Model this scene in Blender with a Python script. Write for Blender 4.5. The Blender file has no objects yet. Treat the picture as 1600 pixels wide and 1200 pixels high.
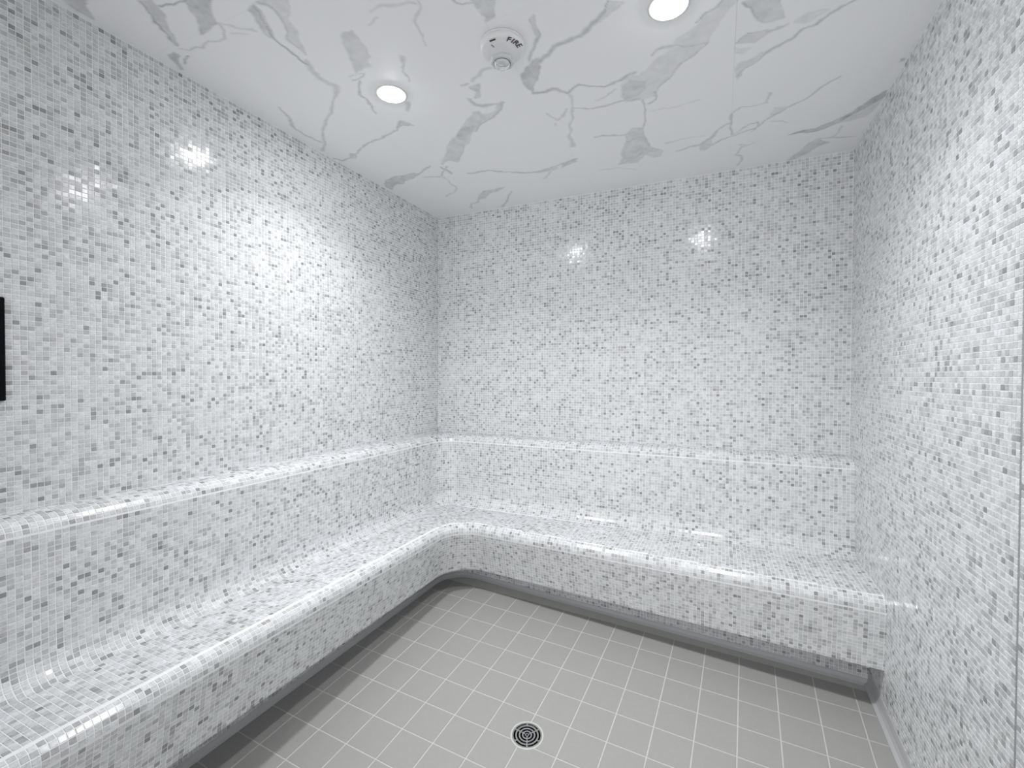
import bpy, bmesh, math
import numpy as np
from mathutils import Matrix, Vector

# ------------------------------------------------------------------ units
S = 0.1524                 # one floor-tile pitch in metres; plan figures below are in tile pitches
Z0 = 9.45                  # height of the eye above the drain, in tile pitches
def W(x, y, z): return (x * S, y * S, (z + Z0) * S)

XL, XR, YB, YF = -12.79, 4.129, 19.387, -4.0   # left, right, back, front wall faces
ZC = 7.833                                      # ceiling
LAMPS = [(-8.38, 10.36), (-1.06, 10.30)]

scene = bpy.context.scene
COL = scene.collection

# ------------------------------------------------------------------ camera
FPX = 718.68
YAW, PITCH, ROLL = -0.4248, -0.0161, 0.0027
fw = np.array([math.sin(YAW) * math.cos(PITCH), math.cos(YAW) * math.cos(PITCH), math.sin(PITCH)])
rt = np.array([math.cos(YAW), -math.sin(YAW), 0.0])
up = np.cross(rt, fw)
rt, up = math.cos(ROLL) * rt + math.sin(ROLL) * up, -math.sin(ROLL) * rt + math.cos(ROLL) * up
cam_data = bpy.data.cameras.new('camera')
cam_data.sensor_width = 36.0
cam_data.lens = 36.0 * FPX / 1600.0
cam_data.clip_start = 0.01
cam = bpy.data.objects.new('camera', cam_data)
COL.objects.link(cam)
m = Matrix.Identity(4)
for i in range(3):
    m[i][0], m[i][1], m[i][2] = rt[i], up[i], -fw[i]
eye = np.array(W(0, 0, 0))
m[0][3], m[1][3], m[2][3] = eye
cam.matrix_world = m
scene.camera = cam

# ------------------------------------------------------------------ world, light, exposure
world = bpy.data.worlds.new('world')
scene.world = world
world.use_nodes = True
world.node_tree.nodes['Background'].inputs[0].default_value = (0.98, 0.985, 1.0, 1)
world.node_tree.nodes['Background'].inputs[1].default_value = 0.72  # even fill light, enters through the added front glazing
LAMP_STRENGTH = 92.0        # glow of the lens itself
LAMP_POWER = 3.75
LAMP_SPREAD = 128.0
LAMP_COLOR = (0.972, 0.975, 1.0, 1)
scene.view_settings.view_transform = 'Standard'
scene.view_settings.look = 'None'
scene.view_settings.gamma = 1.0
scene.view_settings.use_curve_mapping = False
scene.view_settings.exposure = 1.25
scene.cycles.max_bounces = 12
scene.cycles.diffuse_bounces = 8
scene.cycles.glossy_bounces = 4
scene.cycles.caustics_reflective = False
scene.cycles.blur_glossy = 1.5
scene.cycles.sample_clamp_indirect = 8.0

# veining of the ceiling slabs in plan: (width, grey, points) and (grey, outline)
VEIN_LINES = [(0.032,0.9,[(-11.127,5.681),(-11.279,5.938),(-11.492,6.239),(-11.679,6.473),(-11.736,6.64)]),
(0.025,0.9,[(-10.89,5.901),(-10.635,5.992),(-10.413,6.023),(-10.225,6.04)]),
(0.029,0.5,[(-10.234,6.752),(-10.37,6.951),(-10.516,7.048),(-10.793,7.08),(-11.157,7.013),(-11.468,7.019),(-11.686,7.04),(-11.84,6.911)]),
(0.022,0.35,[(-10.234,6.752),(-9.965,6.975),(-9.637,7.2)]),
(0.023,0.3,[(-10.275,7.075),(-10.06,7.117),(-9.905,7.24)]),
(0.043,0.8,[(-11.968,7.096),(-12.21,7.144),(-12.329,7.25)]),
(0.033,0.95,[(-9.028,6.713),(-9.238,7.097),(-9.458,7.468),(-9.522,7.774),(-9.53,8.187),(-9.54,8.531)]),
(0.026,0.65,[(-8.898,6.689),(-8.764,6.924),(-8.798,7.146),(-8.906,7.398),(-9.216,7.741),(-9.293,8.263)]),
(0.109,0.45,[(-9.456,8.408),(-9.639,8.719),(-9.665,9.054),(-9.639,9.356),(-9.534,9.478)]),
(0.088,0.5,[(-9.587,9.53),(-9.992,9.901),(-10.394,10.145),(-10.954,10.532),(-11.663,11.014),(-12.087,11.481),(-12.624,11.953)]),
(0.066,0.55,[(-11.78,9.526),(-12,10.065),(-12.304,10.318),(-12.356,10.601),(-12.301,11.051),(-12.292,11.504)]),
(0.056,0.6,[(-9.087,11.558),(-9.402,11.919),(-9.801,12.058),(-10.447,12.122),(-11.246,12.324),(-11.858,12.674),(-12.092,12.765),(-12.591,12.811),(-12.769,12.53)]),
(0.032,0.45,[(-8.939,9.272),(-8.702,9.309),(-8.468,9.345)]),
(0.049,0.6,[(-8.449,9.353),(-8.599,9.46),(-8.827,9.5),(-8.943,9.448)]),
(0.036,0.65,[(-8.796,9.586),(-9.193,10.016),(-9.185,10.262),(-9.286,10.64),(-9.423,10.936)]),
(0.024,0.4,[(-7.223,8.127),(-6.888,8.051)]),
(0.054,0.3,[(-6.909,7.873),(-6.681,7.811),(-6.296,7.96),(-5.876,8.058)]),
(0.046,0.45,[(-5.763,8.041),(-5.896,8.256),(-6.204,8.507),(-6.28,8.731),(-6.359,8.965),(-6.444,9.182)]),
(0.088,0.5,[(-7.151,9.283),(-7.277,9.447)]),
(0.042,0.5,[(-7.259,9.455),(-7.504,9.741),(-7.549,10),(-7.611,10.116)]),
(0.101,0.5,[(-8.225,10.858),(-8.449,11.191)]),
(0.064,0.6,[(-10.693,14.81),(-10.333,14.668),(-9.892,14.5)]),
(0.071,0.45,[(-10.619,15.155),(-10.297,15.258),(-10.03,15.417),(-9.988,15.757),(-9.995,16.128),(-10.038,16.542),(-10.323,16.913),(-10.923,17.168)]),
(0.064,0.7,[(-9.573,14.714),(-9.517,14.957),(-9.548,15.32)]),
(0.056,0.55,[(-9.319,14.756),(-9.517,14.957),(-9.806,15.128),(-9.951,15.295)]),
(0.071,0.5,[(-9.89,18.175),(-10.215,18.394),(-10.347,18.336),(-10.566,18.723),(-10.59,18.879)]),
(0.083,0.55,[(-8.083,17.816),(-8.498,18.392),(-8.902,18.924),(-9.246,19.309)]),
(0.096,0.65,[(-2.363,9.934),(-2.5,10.067),(-2.752,10.207),(-3.016,10.354),(-3.303,10.418),(-3.687,10.503),(-3.991,10.667),(-4.274,10.855)]),
(0.035,0.8,[(-2.194,9.641),(-2.363,9.934)]),
(0.067,0.6,[(-4.465,10.9),(-4.257,10.703),(-4.164,10.682)]),
(0.082,0.65,[(-4.794,11.943),(-4.487,12.002),(-4.211,12.01),(-3.884,12.272),(-3.623,12.158),(-3.477,12.112),(-3.22,12.301),(-2.905,12.442),(-2.595,12.396),(-2.369,12.317),(-2.144,12.208),(-2.059,12.178)]),
(0.065,0.4,[(-3.884,12.272),(-3.857,12.482),(-3.947,12.854),(-4.019,13.17),(-4.163,13.564),(-4.285,13.799),(-4.509,14.527),(-4.588,15.056),(-4.635,15.211)]),
(0.057,0.45,[(-4.798,13.048),(-4.612,13.459),(-4.284,13.232),(-4.144,13.025)]),
(0.081,0.5,[(-4.737,13.598),(-4.768,13.733)]),
(0.067,0.45,[(-4.533,14.516),(-4.567,14.892),(-4.685,15.189)]),
(0.028,0.6,[(0.018,10.633),(-0.104,10.759),(-0.323,10.801),(-0.456,10.983),(-0.59,11.048)]),
(0.032,0.55,[(-1.568,11.752),(-1.399,11.586),(-1.11,11.599),(-0.835,11.751),(-0.589,11.775),(-0.346,11.77)]),
(0.035,0.6,[(-0.346,11.77),(-0.599,12.004),(-0.753,12.178),(-0.986,12.327),(-1.203,12.629),(-1.481,13.004),(-1.74,13.428)]),
(0.06,0.6,[(-1.717,13.241),(-1.704,13.484),(-1.821,13.72),(-1.894,13.771)]),
(0.074,0.55,[(-2.13,13.416),(-2.473,13.345),(-2.828,13.312),(-3.208,13.356),(-3.568,13.282),(-3.952,13.111)]),
(0.035,0.4,[(-2.698,12.686),(-3.018,12.937),(-3.269,13.031)]),
(0.047,0.55,[(-2.027,13.462),(-2.054,13.959),(-2.163,14.553),(-2.322,14.976)]),
(0.058,0.6,[(-3.846,14.933),(-3.572,14.891),(-3.193,15.06),(-2.82,15.119)]),
(0.066,0.6,[(-2.889,15.64),(-2.564,15.56),(-2.333,15.553),(-2.261,16.329)]),
(0.075,0.6,[(-3.494,17.207),(-3.14,17.02),(-2.701,16.754),(-2.435,16.433),(-2.076,16.533)]),
(0.098,0.6,[(-7.36,16.217),(-6.798,16.467),(-6.3,16.538),(-5.82,16.457),(-5.262,16.28),(-4.836,16.171)]),
(0.055,0.45,[(-5.601,16.555),(-5.933,16.776),(-6.468,17.16)]),
(0.083,0.55,[(-8.969,15.577),(-8.108,15.659),(-7.611,16.029),(-6.91,16.417),(-6.077,16.637),(-5.656,16.53)]),
(0.051,0.65,[(-5.722,11.934),(-5.995,12.287),(-6.317,12.508),(-6.88,12.74),(-7.197,13.007)]),
(0.114,0.45,[(-5.404,10.513),(-5.632,10.511),(-5.904,10.665),(-6.06,10.773)]),
(0.091,0.6,[(-6.499,11.463),(-6.465,11.729),(-6.313,11.882),(-6.084,11.942)]),
(0.038,0.5,[(-6.432,10.865),(-6.204,10.855)]),
(0.026,0.6,[(-5.17,8.307),(-5.152,8.405),(-5.051,8.496),(-4.825,8.574)]),
(0.028,0.7,[(0.353,10.851),(0.58,11.183),(0.705,11.454)]),
(0.027,0.6,[(0.285,12.081),(0.49,11.843),(0.59,11.888)]),
(0.027,0.6,[(1.3,11.92),(1.079,12.028),(0.888,12.022)]),
(0.06,0.6,[(2.468,11.732),(2.271,11.847),(2.119,11.943),(1.967,12.069),(1.842,12.214),(1.638,12.278),(1.473,12.446),(1.294,12.561),(1.077,12.695),(0.917,12.803),(0.756,12.979),(0.519,13.197),(0.286,13.4)]),
(0.042,0.6,[(2.775,14.548),(2.621,14.656),(2.444,14.872),(2.199,15.189),(1.925,15.436),(1.67,15.623),(1.407,15.865),(1.257,16.08),(1.018,16.366),(0.668,16.517),(0.257,16.654),(0.069,16.735),(-0.27,16.981),(-0.578,17.323)]),
(0.042,0.55,[(0.255,16.545),(0.525,16.349),(0.74,16.141),(0.956,16.09),(1.018,16.366),(0.854,16.6)]),
(0.06,0.55,[(0.209,15.33),(0.231,16.534)]),
(0.032,0.5,[(0.208,15.284),(0.516,14.977),(0.769,15.09),(1.054,15.089),(1.172,15.057),(1.083,14.934),(1.191,14.58)]),
(0.042,0.4,[(1.4,16.24),(1.618,16.289),(1.807,16.47)]),
(0.068,0.55,[(-1.44,17),(-1.018,16.884),(-0.716,16.9),(-0.36,16.488),(-0.074,15.979),(0.196,15.8)]),
(0.045,0.3,[(-1.735,16.27),(-1.127,16.201),(-0.548,16.294)]),
(0.037,0.3,[(-1.922,14.151),(-1.344,14.189),(-0.612,14.193)]),
(0.045,0.3,[(-4.208,17.321),(-3.629,17.433),(-2.939,17.886)]),
(0.056,0.5,[(2.898,18.052),(3.211,18.081),(3.626,18.211),(3.945,18.299)]),
(0.054,0.45,[(3.211,18.081),(3.38,17.832),(3.36,17.411)]),
(0.048,0.5,[(0.466,18.165),(0.621,17.614),(0.905,17.505),(0.995,17.43)]),
(0.04,0.4,[(0.515,17.39),(0.813,17.581)]),
(0.052,0.5,[(0.466,18.165),(0.7,18.334),(0.517,18.993)])]
VEIN_PATCHES = [(0.6,[(-11.126,5.636),(-10.866,5.753),(-11.042,6.044),(-11.208,6.214),(-11.471,6.458),(-11.704,6.797),(-11.795,6.814),(-11.743,6.609),(-11.638,6.383),(-11.453,6.155),(-11.243,5.859)]),
(0.75,[(-10.286,6.013),(-9.722,6.266),(-10.006,6.413),(-10.283,6.73),(-10.953,6.76),(-10.657,6.562),(-10.532,6.418),(-10.37,6.157)]),
(0.85,[(-12.368,6.886),(-12.152,6.891),(-12.183,6.999),(-12.373,7.07),(-12.549,7.283),(-12.642,7.375),(-12.595,7.196),(-12.451,7.004)]),
(0.6,[(-9.318,6.722),(-8.99,6.684),(-9.013,6.812),(-9.124,7.049),(-9.327,7.366),(-9.434,7.533),(-9.536,7.487),(-9.537,7.325),(-9.419,7.117),(-9.348,6.949)]),
(0.4,[(-8.921,6.67),(-8.819,6.852),(-8.784,7.056),(-8.828,7.231),(-8.996,7.514),(-9.173,7.705),(-9.24,8.076),(-9.293,8.263),(-8.969,7.796),(-8.797,7.603),(-8.722,7.328),(-8.289,6.908),(-8.518,6.806)]),
(0.6,[(-12.163,12.8),(-11.876,12.537),(-11.764,12.651),(-12.005,12.87)]),
(0.5,[(-7.872,8.071),(-7.67,8.108),(-7.748,8.343),(-7.92,8.908),(-8.162,9.18),(-8.634,9.236),(-8.488,8.969),(-8.222,8.531),(-8.036,8.214)]),
(0.6,[(-9.036,11.532),(-8.907,11.638),(-8.819,11.924),(-9.214,11.798)]),
(0.75,[(-12.55,15.035),(-12.208,14.77),(-11.725,14.662),(-11.24,14.682),(-10.813,14.718),(-10.714,14.839),(-11.058,14.999),(-11.373,15.06),(-11.689,15.165),(-11.809,15.322),(-12.127,15.265),(-12.427,15.436),(-12.647,15.606),(-12.666,15.374)]),
(0.6,[(-9.845,18.093),(-9.539,17.638),(-9.196,17.322),(-8.811,17.311),(-8.481,17.323),(-8.156,17.334),(-8.51,17.535),(-8.901,17.638),(-9.207,17.786),(-9.532,18.032),(-9.78,18.122)]),
(0.7,[(-3.844,9.514),(-3.707,9.404),(-3.791,9.639),(-3.807,9.839),(-4.01,10.129),(-4.214,10.385),(-4.376,10.681),(-4.413,10.665),(-4.211,10.327),(-3.971,9.98),(-3.864,9.709)]),
(0.45,[(-2.194,9.641),(-1.861,9.791),(-2.094,9.96),(-2.447,10.141),(-2.764,10.253),(-2.996,10.417),(-2.598,10.173),(-2.405,9.963)]),
(0.8,[(-4.772,11.102),(-4.502,10.884),(-4.237,10.872),(-4.287,11.113),(-4.462,11.452),(-4.638,11.667),(-4.768,11.877),(-4.809,11.516)]),
(0.33,[(0.018,10.633),(0.23,10.728),(0.021,11.003),(-0.106,11.29),(-0.309,11.675),(-0.346,11.77),(-0.753,12.178),(-0.949,12.343),(-1.209,12.696),(-1.528,13.058),(-1.74,13.428),(-1.995,13.394),(-2.212,13.379),(-2.487,13.422),(-2.554,13.064),(-2.446,12.723),(-2.551,12.601),(-2.243,12.303),(-1.966,12.357),(-1.696,12.14),(-1.354,11.847),(-1.08,11.671),(-1.476,11.611),(-1.568,11.752),(-1.396,11.558),(-1.105,11.544),(-0.917,11.403),(-0.666,11.246),(-0.426,11.046),(-0.323,10.801),(-0.104,10.759)]),
(0.6,[(-2.518,12.653),(-2.228,12.452),(-1.891,12.674),(-1.981,13.007),(-2.282,13.266),(-2.507,13.288),(-2.499,13.009)]),
(0.5,[(-2.811,15.07),(-2.552,14.873),(-2.299,14.986),(-2.326,15.501),(-2.261,16.329),(-2.076,16.533),(-1.895,16.797),(-2.038,17.114),(-2.305,17.06),(-2.478,16.726),(-2.843,17.289),(-3.174,17.21),(-3.494,17.207),(-3.24,16.644),(-3.017,15.756),(-2.861,15.483)]),
(0.6,[(-4.825,16.135),(-4.848,16.355),(-5.267,16.488),(-5.437,16.628),(-5.309,16.329)]),
(0.5,[(-5.722,11.934),(-5.995,12.287),(-6.273,12.528),(-6.66,12.641),(-7.06,12.861),(-7.338,13.05),(-7.682,13.446),(-8.1,13.847),(-8.611,14.382),(-8.878,14.601),(-9.045,14.322),(-9.411,14.572),(-9.395,14.44),(-8.839,13.891),(-8.37,13.253),(-7.812,12.945),(-7.427,12.596),(-7.066,12.268),(-6.723,12.051),(-6.511,12.056),(-6.586,12.295),(-6.348,12.356),(-6.045,12.176),(-5.877,11.991),(-6.265,11.99),(-6.392,11.933),(-6.024,11.926)]),
(0.75,[(-7.427,12.596),(-7.061,12.759),(-7.828,13.381),(-7.964,13.096)]),
(0.6,[(-6.232,10.992),(-5.914,10.948),(-6.181,11.443),(-6.339,11.453),(-6.172,11.288)]),
(0.6,[(-4.775,8.484),(-4.35,8.675),(-4.493,8.885),(-4.579,9.135),(-4.777,9.136),(-4.772,8.902),(-4.763,8.671)]),
(0.5,[(0.352,10.828),(0.623,10.904),(1.077,11.108),(1.181,11.667),(0.892,11.687),(0.689,11.447),(0.582,11.207)]),
(0.45,[(0.285,12.081),(0.49,11.843),(0.754,11.935),(0.98,11.983),(1.3,11.92),(1.172,12.017),(0.923,12.064),(0.607,12.197)]),
(0.45,[(0.273,12.89),(0.468,12.85),(0.877,12.725),(0.619,13.045),(0.308,13.515)]),
(0.25,[(0.289,12.226),(0.551,12.401),(0.419,12.52),(0.295,12.434)]),
(0.3,[(1.407,11.917),(1.626,11.77),(1.914,11.757),(2.09,11.789),(1.831,11.959),(1.672,12.087)]),
(0.35,[(1.33,15.471),(1.696,15.504),(1.407,15.865),(1.337,16.021)]),
(0.45,[(-0.718,16.958),(-0.361,16.543),(-0.319,16.959),(-0.681,17.339)]),
(0.95,[(1.944,17.277),(2.325,17.173),(2.673,17.205),(2.98,17.043),(3.222,16.815),(3.528,16.586),(3.694,16.311),(3.831,15.958),(3.972,15.807),(4.09,15.721),(4.086,16.113),(3.922,16.328),(3.75,16.552),(3.565,16.756),(3.273,17.076),(3.019,17.259),(2.705,17.405),(2.351,17.352)]),
(0.4,[(3.273,17.076),(3.773,16.651),(4.086,16.113),(4.029,16.765),(3.868,17.057),(3.496,17.176)]),
(0.6,[(2.132,19.301),(2.29,18.978),(2.542,18.713),(2.647,18.166),(2.812,18.07),(3.278,18.448),(2.98,18.547),(2.681,19.025),(2.333,19.324)]),
(0.95,[(4.018,14.464),(4.019,14.389),(4.071,14.387),(4.071,14.463)])]

# ------------------------------------------------------------------ materials
def new_mat(name):
    mt = bpy.data.materials.new(name); mt.use_nodes = True
    return mt, mt.node_tree.nodes, mt.node_tree.links, mt.node_tree.nodes['Principled BSDF']

def plain(name, col, rough=0.5, metal=0.0, noise=0.0, scale=60.0, bump=0.0):
    mt, N, L, b = new_mat(name)
    b.inputs['Roughness'].default_value = rough
    b.inputs['Metallic'].default_value = metal
    b.inputs['Base Color'].default_value = (*col, 1)
    if noise or bump:
        tc = N.new('ShaderNodeTexCoord'); nz = N.new('ShaderNodeTexNoise')
        nz.inputs['Scale'].default_value = scale; nz.inputs['Detail'].default_value = 4
        L.new(tc.outputs['Object'], nz.inputs['Vector'])
        if noise:
            mx = N.new('ShaderNodeMix'); mx.data_type = 'RGBA'
            mx.inputs[6].default_value = (*[c * (1 - noise) for c in col], 1)
            mx.inputs[7].default_value = (*[min(1, c * (1 + noise)) for c in col], 1)
            L.new(nz.outputs['Fac'], mx.inputs[0]); L.new(mx.outputs[2], b.inputs['Base Color'])
        if bump:
            bp = N.new('ShaderNodeBump'); bp.inputs['Strength'].default_value = bump; bp.inputs['Distance'].default_value = 0.001
            L.new(nz.outputs['Fac'], bp.inputs['Height']); L.new(bp.outputs['Normal'], b.inputs['Normal'])
    return mt

def mosaic_material():
    mt, N, L, b = new_mat('marble_mosaic')
    at = N.new('ShaderNodeAttribute'); at.attribute_name = 'shade'
    geo = N.new('ShaderNodeNewGeometry')
    mp = N.new('ShaderNodeMapping'); mp.inputs['Scale'].default_value = (95, 95, 200); mp.inputs['Rotation'].default_value = (0.5, 0.35, 0.4)
    L.new(geo.outputs['Position'], mp.inputs['Vector'])
    nz = N.new('ShaderNodeTexNoise'); nz.inputs['Scale'].default_value = 1.0; nz.inputs['Detail'].default_value = 3; nz.inputs['Distortion'].default_value = 0.6
    L.new(mp.outputs['Vector'], nz.inputs['Vector'])
    mr = N.new('ShaderNodeMapRange'); mr.inputs['From Min'].default_value = 0.25; mr.inputs['From Max'].default_value = 0.75
    mr.inputs['To Min'].default_value = 0.80; mr.inputs['To Max'].default_value = 1.16
    L.new(nz.outputs['Fac'], mr.inputs['Value'])
    mu = N.new('ShaderNodeMath'); mu.operation = 'MULTIPLY'
    L.new(at.outputs['Fac'], mu.inputs[0]); L.new(mr.outputs['Result'], mu.inputs[1])
    cc = N.new('ShaderNodeCombineColor')
    for k, g in enumerate((0.985, 1.0, 1.012)):
        q = N.new('ShaderNodeMath'); q.operation = 'MULTIPLY'; q.inputs[1].default_value = g
        L.new(mu.outputs[0], q.inputs[0]); L.new(q.outputs[0], cc.inputs[k])
    L.new(cc.outputs[0], b.inputs['Base Color'])
    ed = N.new('ShaderNodeAttribute'); ed.attribute_name = 'edge'      # honed chip edges are rougher than the polished face
    rr = N.new('ShaderNodeMath'); rr.operation = 'MULTIPLY_ADD'; rr.inputs[1].default_value = 0.55; rr.inputs[2].default_value = 0.14
    L.new(ed.outputs['Fac'], rr.inputs[0]); L.new(rr.outputs[0], b.inputs['Roughness'])
    b.inputs['Specular IOR Level'].default_value = 0.38
    return mt

def ceiling_material():
    mt, N, L, b = new_mat('veined_white_slab')
    at = N.new('ShaderNodeAttribute'); at.attribute_name = 'vein'
    geo = N.new('ShaderNodeNewGeometry')
    nz = N.new('ShaderNodeTexNoise'); nz.inputs['Scale'].default_value = 38; nz.inputs['Detail'].default_value = 5
    L.new(geo.outputs['Position'], nz.inputs['Vector'])
    mr = N.new('ShaderNodeMapRange'); mr.inputs['From Min'].default_value = 0.3; mr.inputs['From Max'].default_value = 0.7
    mr.inputs['To Min'].default_value = 0.72; mr.inputs['To Max'].default_value = 1.15
    L.new(nz.outputs['Fac'], mr.inputs['Value'])
    mu = N.new('ShaderNodeMath'); mu.operation = 'MULTIPLY'; mu.use_clamp = True
    L.new(at.outputs['Fac'], mu.inputs[0]); L.new(mr.outputs['Result'], mu.inputs[1])
    mx = N.new('ShaderNodeMix'); mx.data_type = 'RGBA'
    mx.inputs[6].default_value = (0.885, 0.89, 0.895, 1); mx.inputs[7].default_value = (0.40, 0.41, 0.42, 1)
    L.new(mu.outputs[0], mx.inputs[0]); L.new(mx.outputs[2], b.inputs['Base Color'])
    b.inputs['Roughness'].default_value = 0.45
    return mt

M_MOSAIC = mosaic_material()
M_CEIL = ceiling_material()
M_GROUT = plain('white_grout', (0.90, 0.90, 0.90), 0.85, noise=0.04, scale=40)
M_WALL = plain('pale_plaster', (0.82, 0.82, 0.83), 0.8)
M_FGROUT = plain('cream_floor_grout', (0.60, 0.595, 0.565), 0.85, noise=0.05, scale=30)
M_FLOOR = plain('grey_porcelain', (0.375, 0.375, 0.358), 0.5, noise=0.05, scale=55, bump=0.05)
M_CEMENT = plain('darkened_cement', (0.13, 0.133, 0.133), 0.8, noise=0.1, scale=30)  # bench underside, colour darkened to cut bounce and deepen the shadow below
M_COVE = plain('pale_cove_strip', (0.52, 0.525, 0.53), 0.45, noise=0.03, scale=12)
M_JOINT = plain('grey_silicone', (0.30, 0.305, 0.315), 0.6)
M_WHITE = plain('white_plastic', (0.74, 0.745, 0.75), 0.35)
M_STEEL = plain('brushed_steel', (0.42, 0.425, 0.42), 0.38, metal=0.85, noise=0.06, scale=200)
M_DARK = plain('dark_cavity', (0.006, 0.006, 0.006), 0.8)
M_BLACK = plain('black_plastic', (0.004, 0.004, 0.005), 0.55)
for _m in (M_BLACK, M_DARK): _m.node_tree.nodes['Principled BSDF'].inputs['Specular IOR Level'].default_value = 0.08
M_BLACKSLOT = plain('black_vent', (0.02, 0.02, 0.02), 0.6)
M_RED = plain('dark_red_ink', (0.11, 0.035, 0.035), 0.6)
M_LED = plain('grey_led', (0.22, 0.225, 0.23), 0.3)
M_FRAME = plain('black_metal', (0.012, 0.012, 0.013), 0.45)
M_PANE, _n, _l, _b = new_mat('clear_pane')
_t = _n.new('ShaderNodeBsdfTransparent'); _gl = _n.new('ShaderNodeBsdfGlossy'); _gl.inputs['Roughness'].default_value = 0.02
_fr = _n.new('ShaderNodeFresnel'); _fr.inputs['IOR'].default_value = 1.35; _mx = _n.new('ShaderNodeMixShader')
_l.new(_fr.outputs[0], _mx.inputs[0]); _l.new(_t.outputs[0], _mx.inputs[1]); _l.new(_gl.outputs[0], _mx.inputs[2])
_l.new(_mx.outputs[0], _n['Material Output'].inputs['Surface'])
M_CHROME = plain('chrome_reflector', (0.8, 0.8, 0.82), 0.12, metal=1.0)
M_GLASS = plain('clear_lens', (0.95, 0.96, 0.96), 0.04)
M_GLASS.node_tree.nodes['Principled BSDF'].inputs['Transmission Weight'].default_value = 0.92
M_GLASS.node_tree.nodes['Principled BSDF'].inputs['IOR'].default_value = 1.2
M_LAMP, _n, _l, _b = new_mat('lit_lens')
_b.inputs['Base Color'].default_value = (0.9, 0.9, 0.9, 1)
_b.inputs['Emission Color'].default_value = LAMP_COLOR
_b.inputs['Emission Strength'].default_value = LAMP_STRENGTH

# ------------------------------------------------------------------ helpers
def link(name, mesh, mat, parent=None, smooth=False):
    if mat is not None and len(mesh.materials) == 0: mesh.materials.append(mat)
    if smooth:
        mesh.polygons.foreach_set('use_smooth', np.ones(len(mesh.polygons), dtype=bool))
    o = bpy.data.objects.new(name, mesh); COL.objects.link(o)
    if parent is not None: o.parent = parent
    return o

def raw_mesh(name, V, F):
    """V (n,3), F (m,4) quads -> mesh, fast"""
    V = np.asarray(V, np.float32); F = np.asarray(F, np.int32)
    me = bpy.data.meshes.new(name)
    me.vertices.add(len(V)); me.vertices.foreach_set('co', V.ravel())
    me.loops.add(F.size); me.loops.foreach_set('vertex_index', F.ravel())
    me.polygons.add(len(F)); me.polygons.foreach_set('loop_start', np.arange(len(F), dtype=np.int32) * F.shape[1])
    me.polygons.foreach_set('use_smooth', np.zeros(len(F), dtype=bool))
    me.update(calc_edges=True)
    return me

def py_mesh(name, V, F):
    me = bpy.data.meshes.new(name); me.from_pydata([tuple(v) for v in V], [], F); me.update()
    return me

def box_mesh(name, a, b, bevel=0.0, seg=2):
    bm = bmesh.new(); bmesh.ops.create_cube(bm, size=1)
    for v in bm.verts:
        for k in range(3): v.co[k] = (a[k] + b[k]) / 2 + v.co[k] * (b[k] - a[k])
    if bevel: bmesh.ops.bevel(bm, geom=bm.edges[:], offset=bevel, segments=seg, affect='EDGES')
    me = bpy.data.meshes.new(name); bm.to_mesh(me); bm.free(); return me

def lathe_mesh(name, prof, n=48, cap_first=False, cap_last=False):
    V, F = [], []
    for r, z in prof:
        for k in range(n):
            a = 2 * math.pi * k / n; V.append((r * math.cos(a), r * math.sin(a), z))
    for i in range(len(prof) - 1):
        for k in range(n):
            k2 = (k + 1) % n; F.append((i * n + k, i * n + k2, (i + 1) * n + k2, (i + 1) * n + k))
    if cap_first: F.append(tuple(range(n))[::-1])
    if cap_last: F.append(tuple((len(prof) - 1) * n + k for k in range(n)))
    return py_mesh(name, V, F)

def empty(name, loc=(0, 0, 0)):
    o = bpy.data.objects.new(name, None); COL.objects.link(o); o.location = loc
    o.empty_display_size = 0.05
    return o

def tag(o, label=None, cat=None, group=None, kind=None):
    if label: o['label'] = label
    if cat: o['category'] = cat
    if group: o['group'] = group
    if kind: o['kind'] = kind
    return o

def to_px(P):
    d = np.asarray(P) - eye
    x, y, z = d @ rt, d @ up, d @ fw
    z = np.where(z < 1e-3, 1e-3, z)
    return 800 + FPX * x / z, 600 - FPX * y / z, d @ fw

# ------------------------------------------------------------------ mosaic
GAP, CH, TH = 0.0021, 0.0006, 0.0012     # joint width, chamfer, how far a chip stands proud
_rng = np.random.default_rng(7)
def shades(n):
    r = _rng.random(n); j = _rng.random(n)
    s = np.where(r < .34, .69 + .09 * j, np.where(r < .75, .59 + .11 * j, np.where(r < .94, .45 + .13 * j, .29 + .14 * j)))
    return s.astype(np.float32)

def chip_arrays(Q, tilt):
    """Q (n,4,3) cell corners -> base corners, top corners"""
    a, b, c, d = Q[:, 0], Q[:, 1], Q[:, 2], Q[:, 3]
    nrm = np.cross(b - a, d - a); nrm /= np.linalg.norm(nrm, axis=1, keepdims=True) + 1e-12
    lv = np.linalg.norm(b - a, axis=1); lu = np.linalg.norm(d - a, axis=1)
    def corners(g):
        fv = np.clip(g / lv, 0, .45)[:, None]; fu = np.clip(g / lu, 0, .45)[:, None]
        def bl(v, u): return a * (1 - v) * (1 - u) + b * v * (1 - u) + c * v * u + d * (1 - v) * u
        return np.stack([bl(fv, fu), bl(1 - fv, fu), bl(1 - fv, 1 - fu), bl(fv, 1 - fu)], 1)
    base = corners(GAP / 2)
    top = corners(GAP / 2 + CH)
    tv, tu = tilt[:, 0:1] * lv[:, None] * .5, tilt[:, 1:2] * lu[:, None] * .5
    hs = np.concatenate([-tv - tu, tv - tu, tv + tu, -tv + tu], 1) + TH
    return base, top + nrm[:, None, :] * hs[:, :, None]

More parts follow.
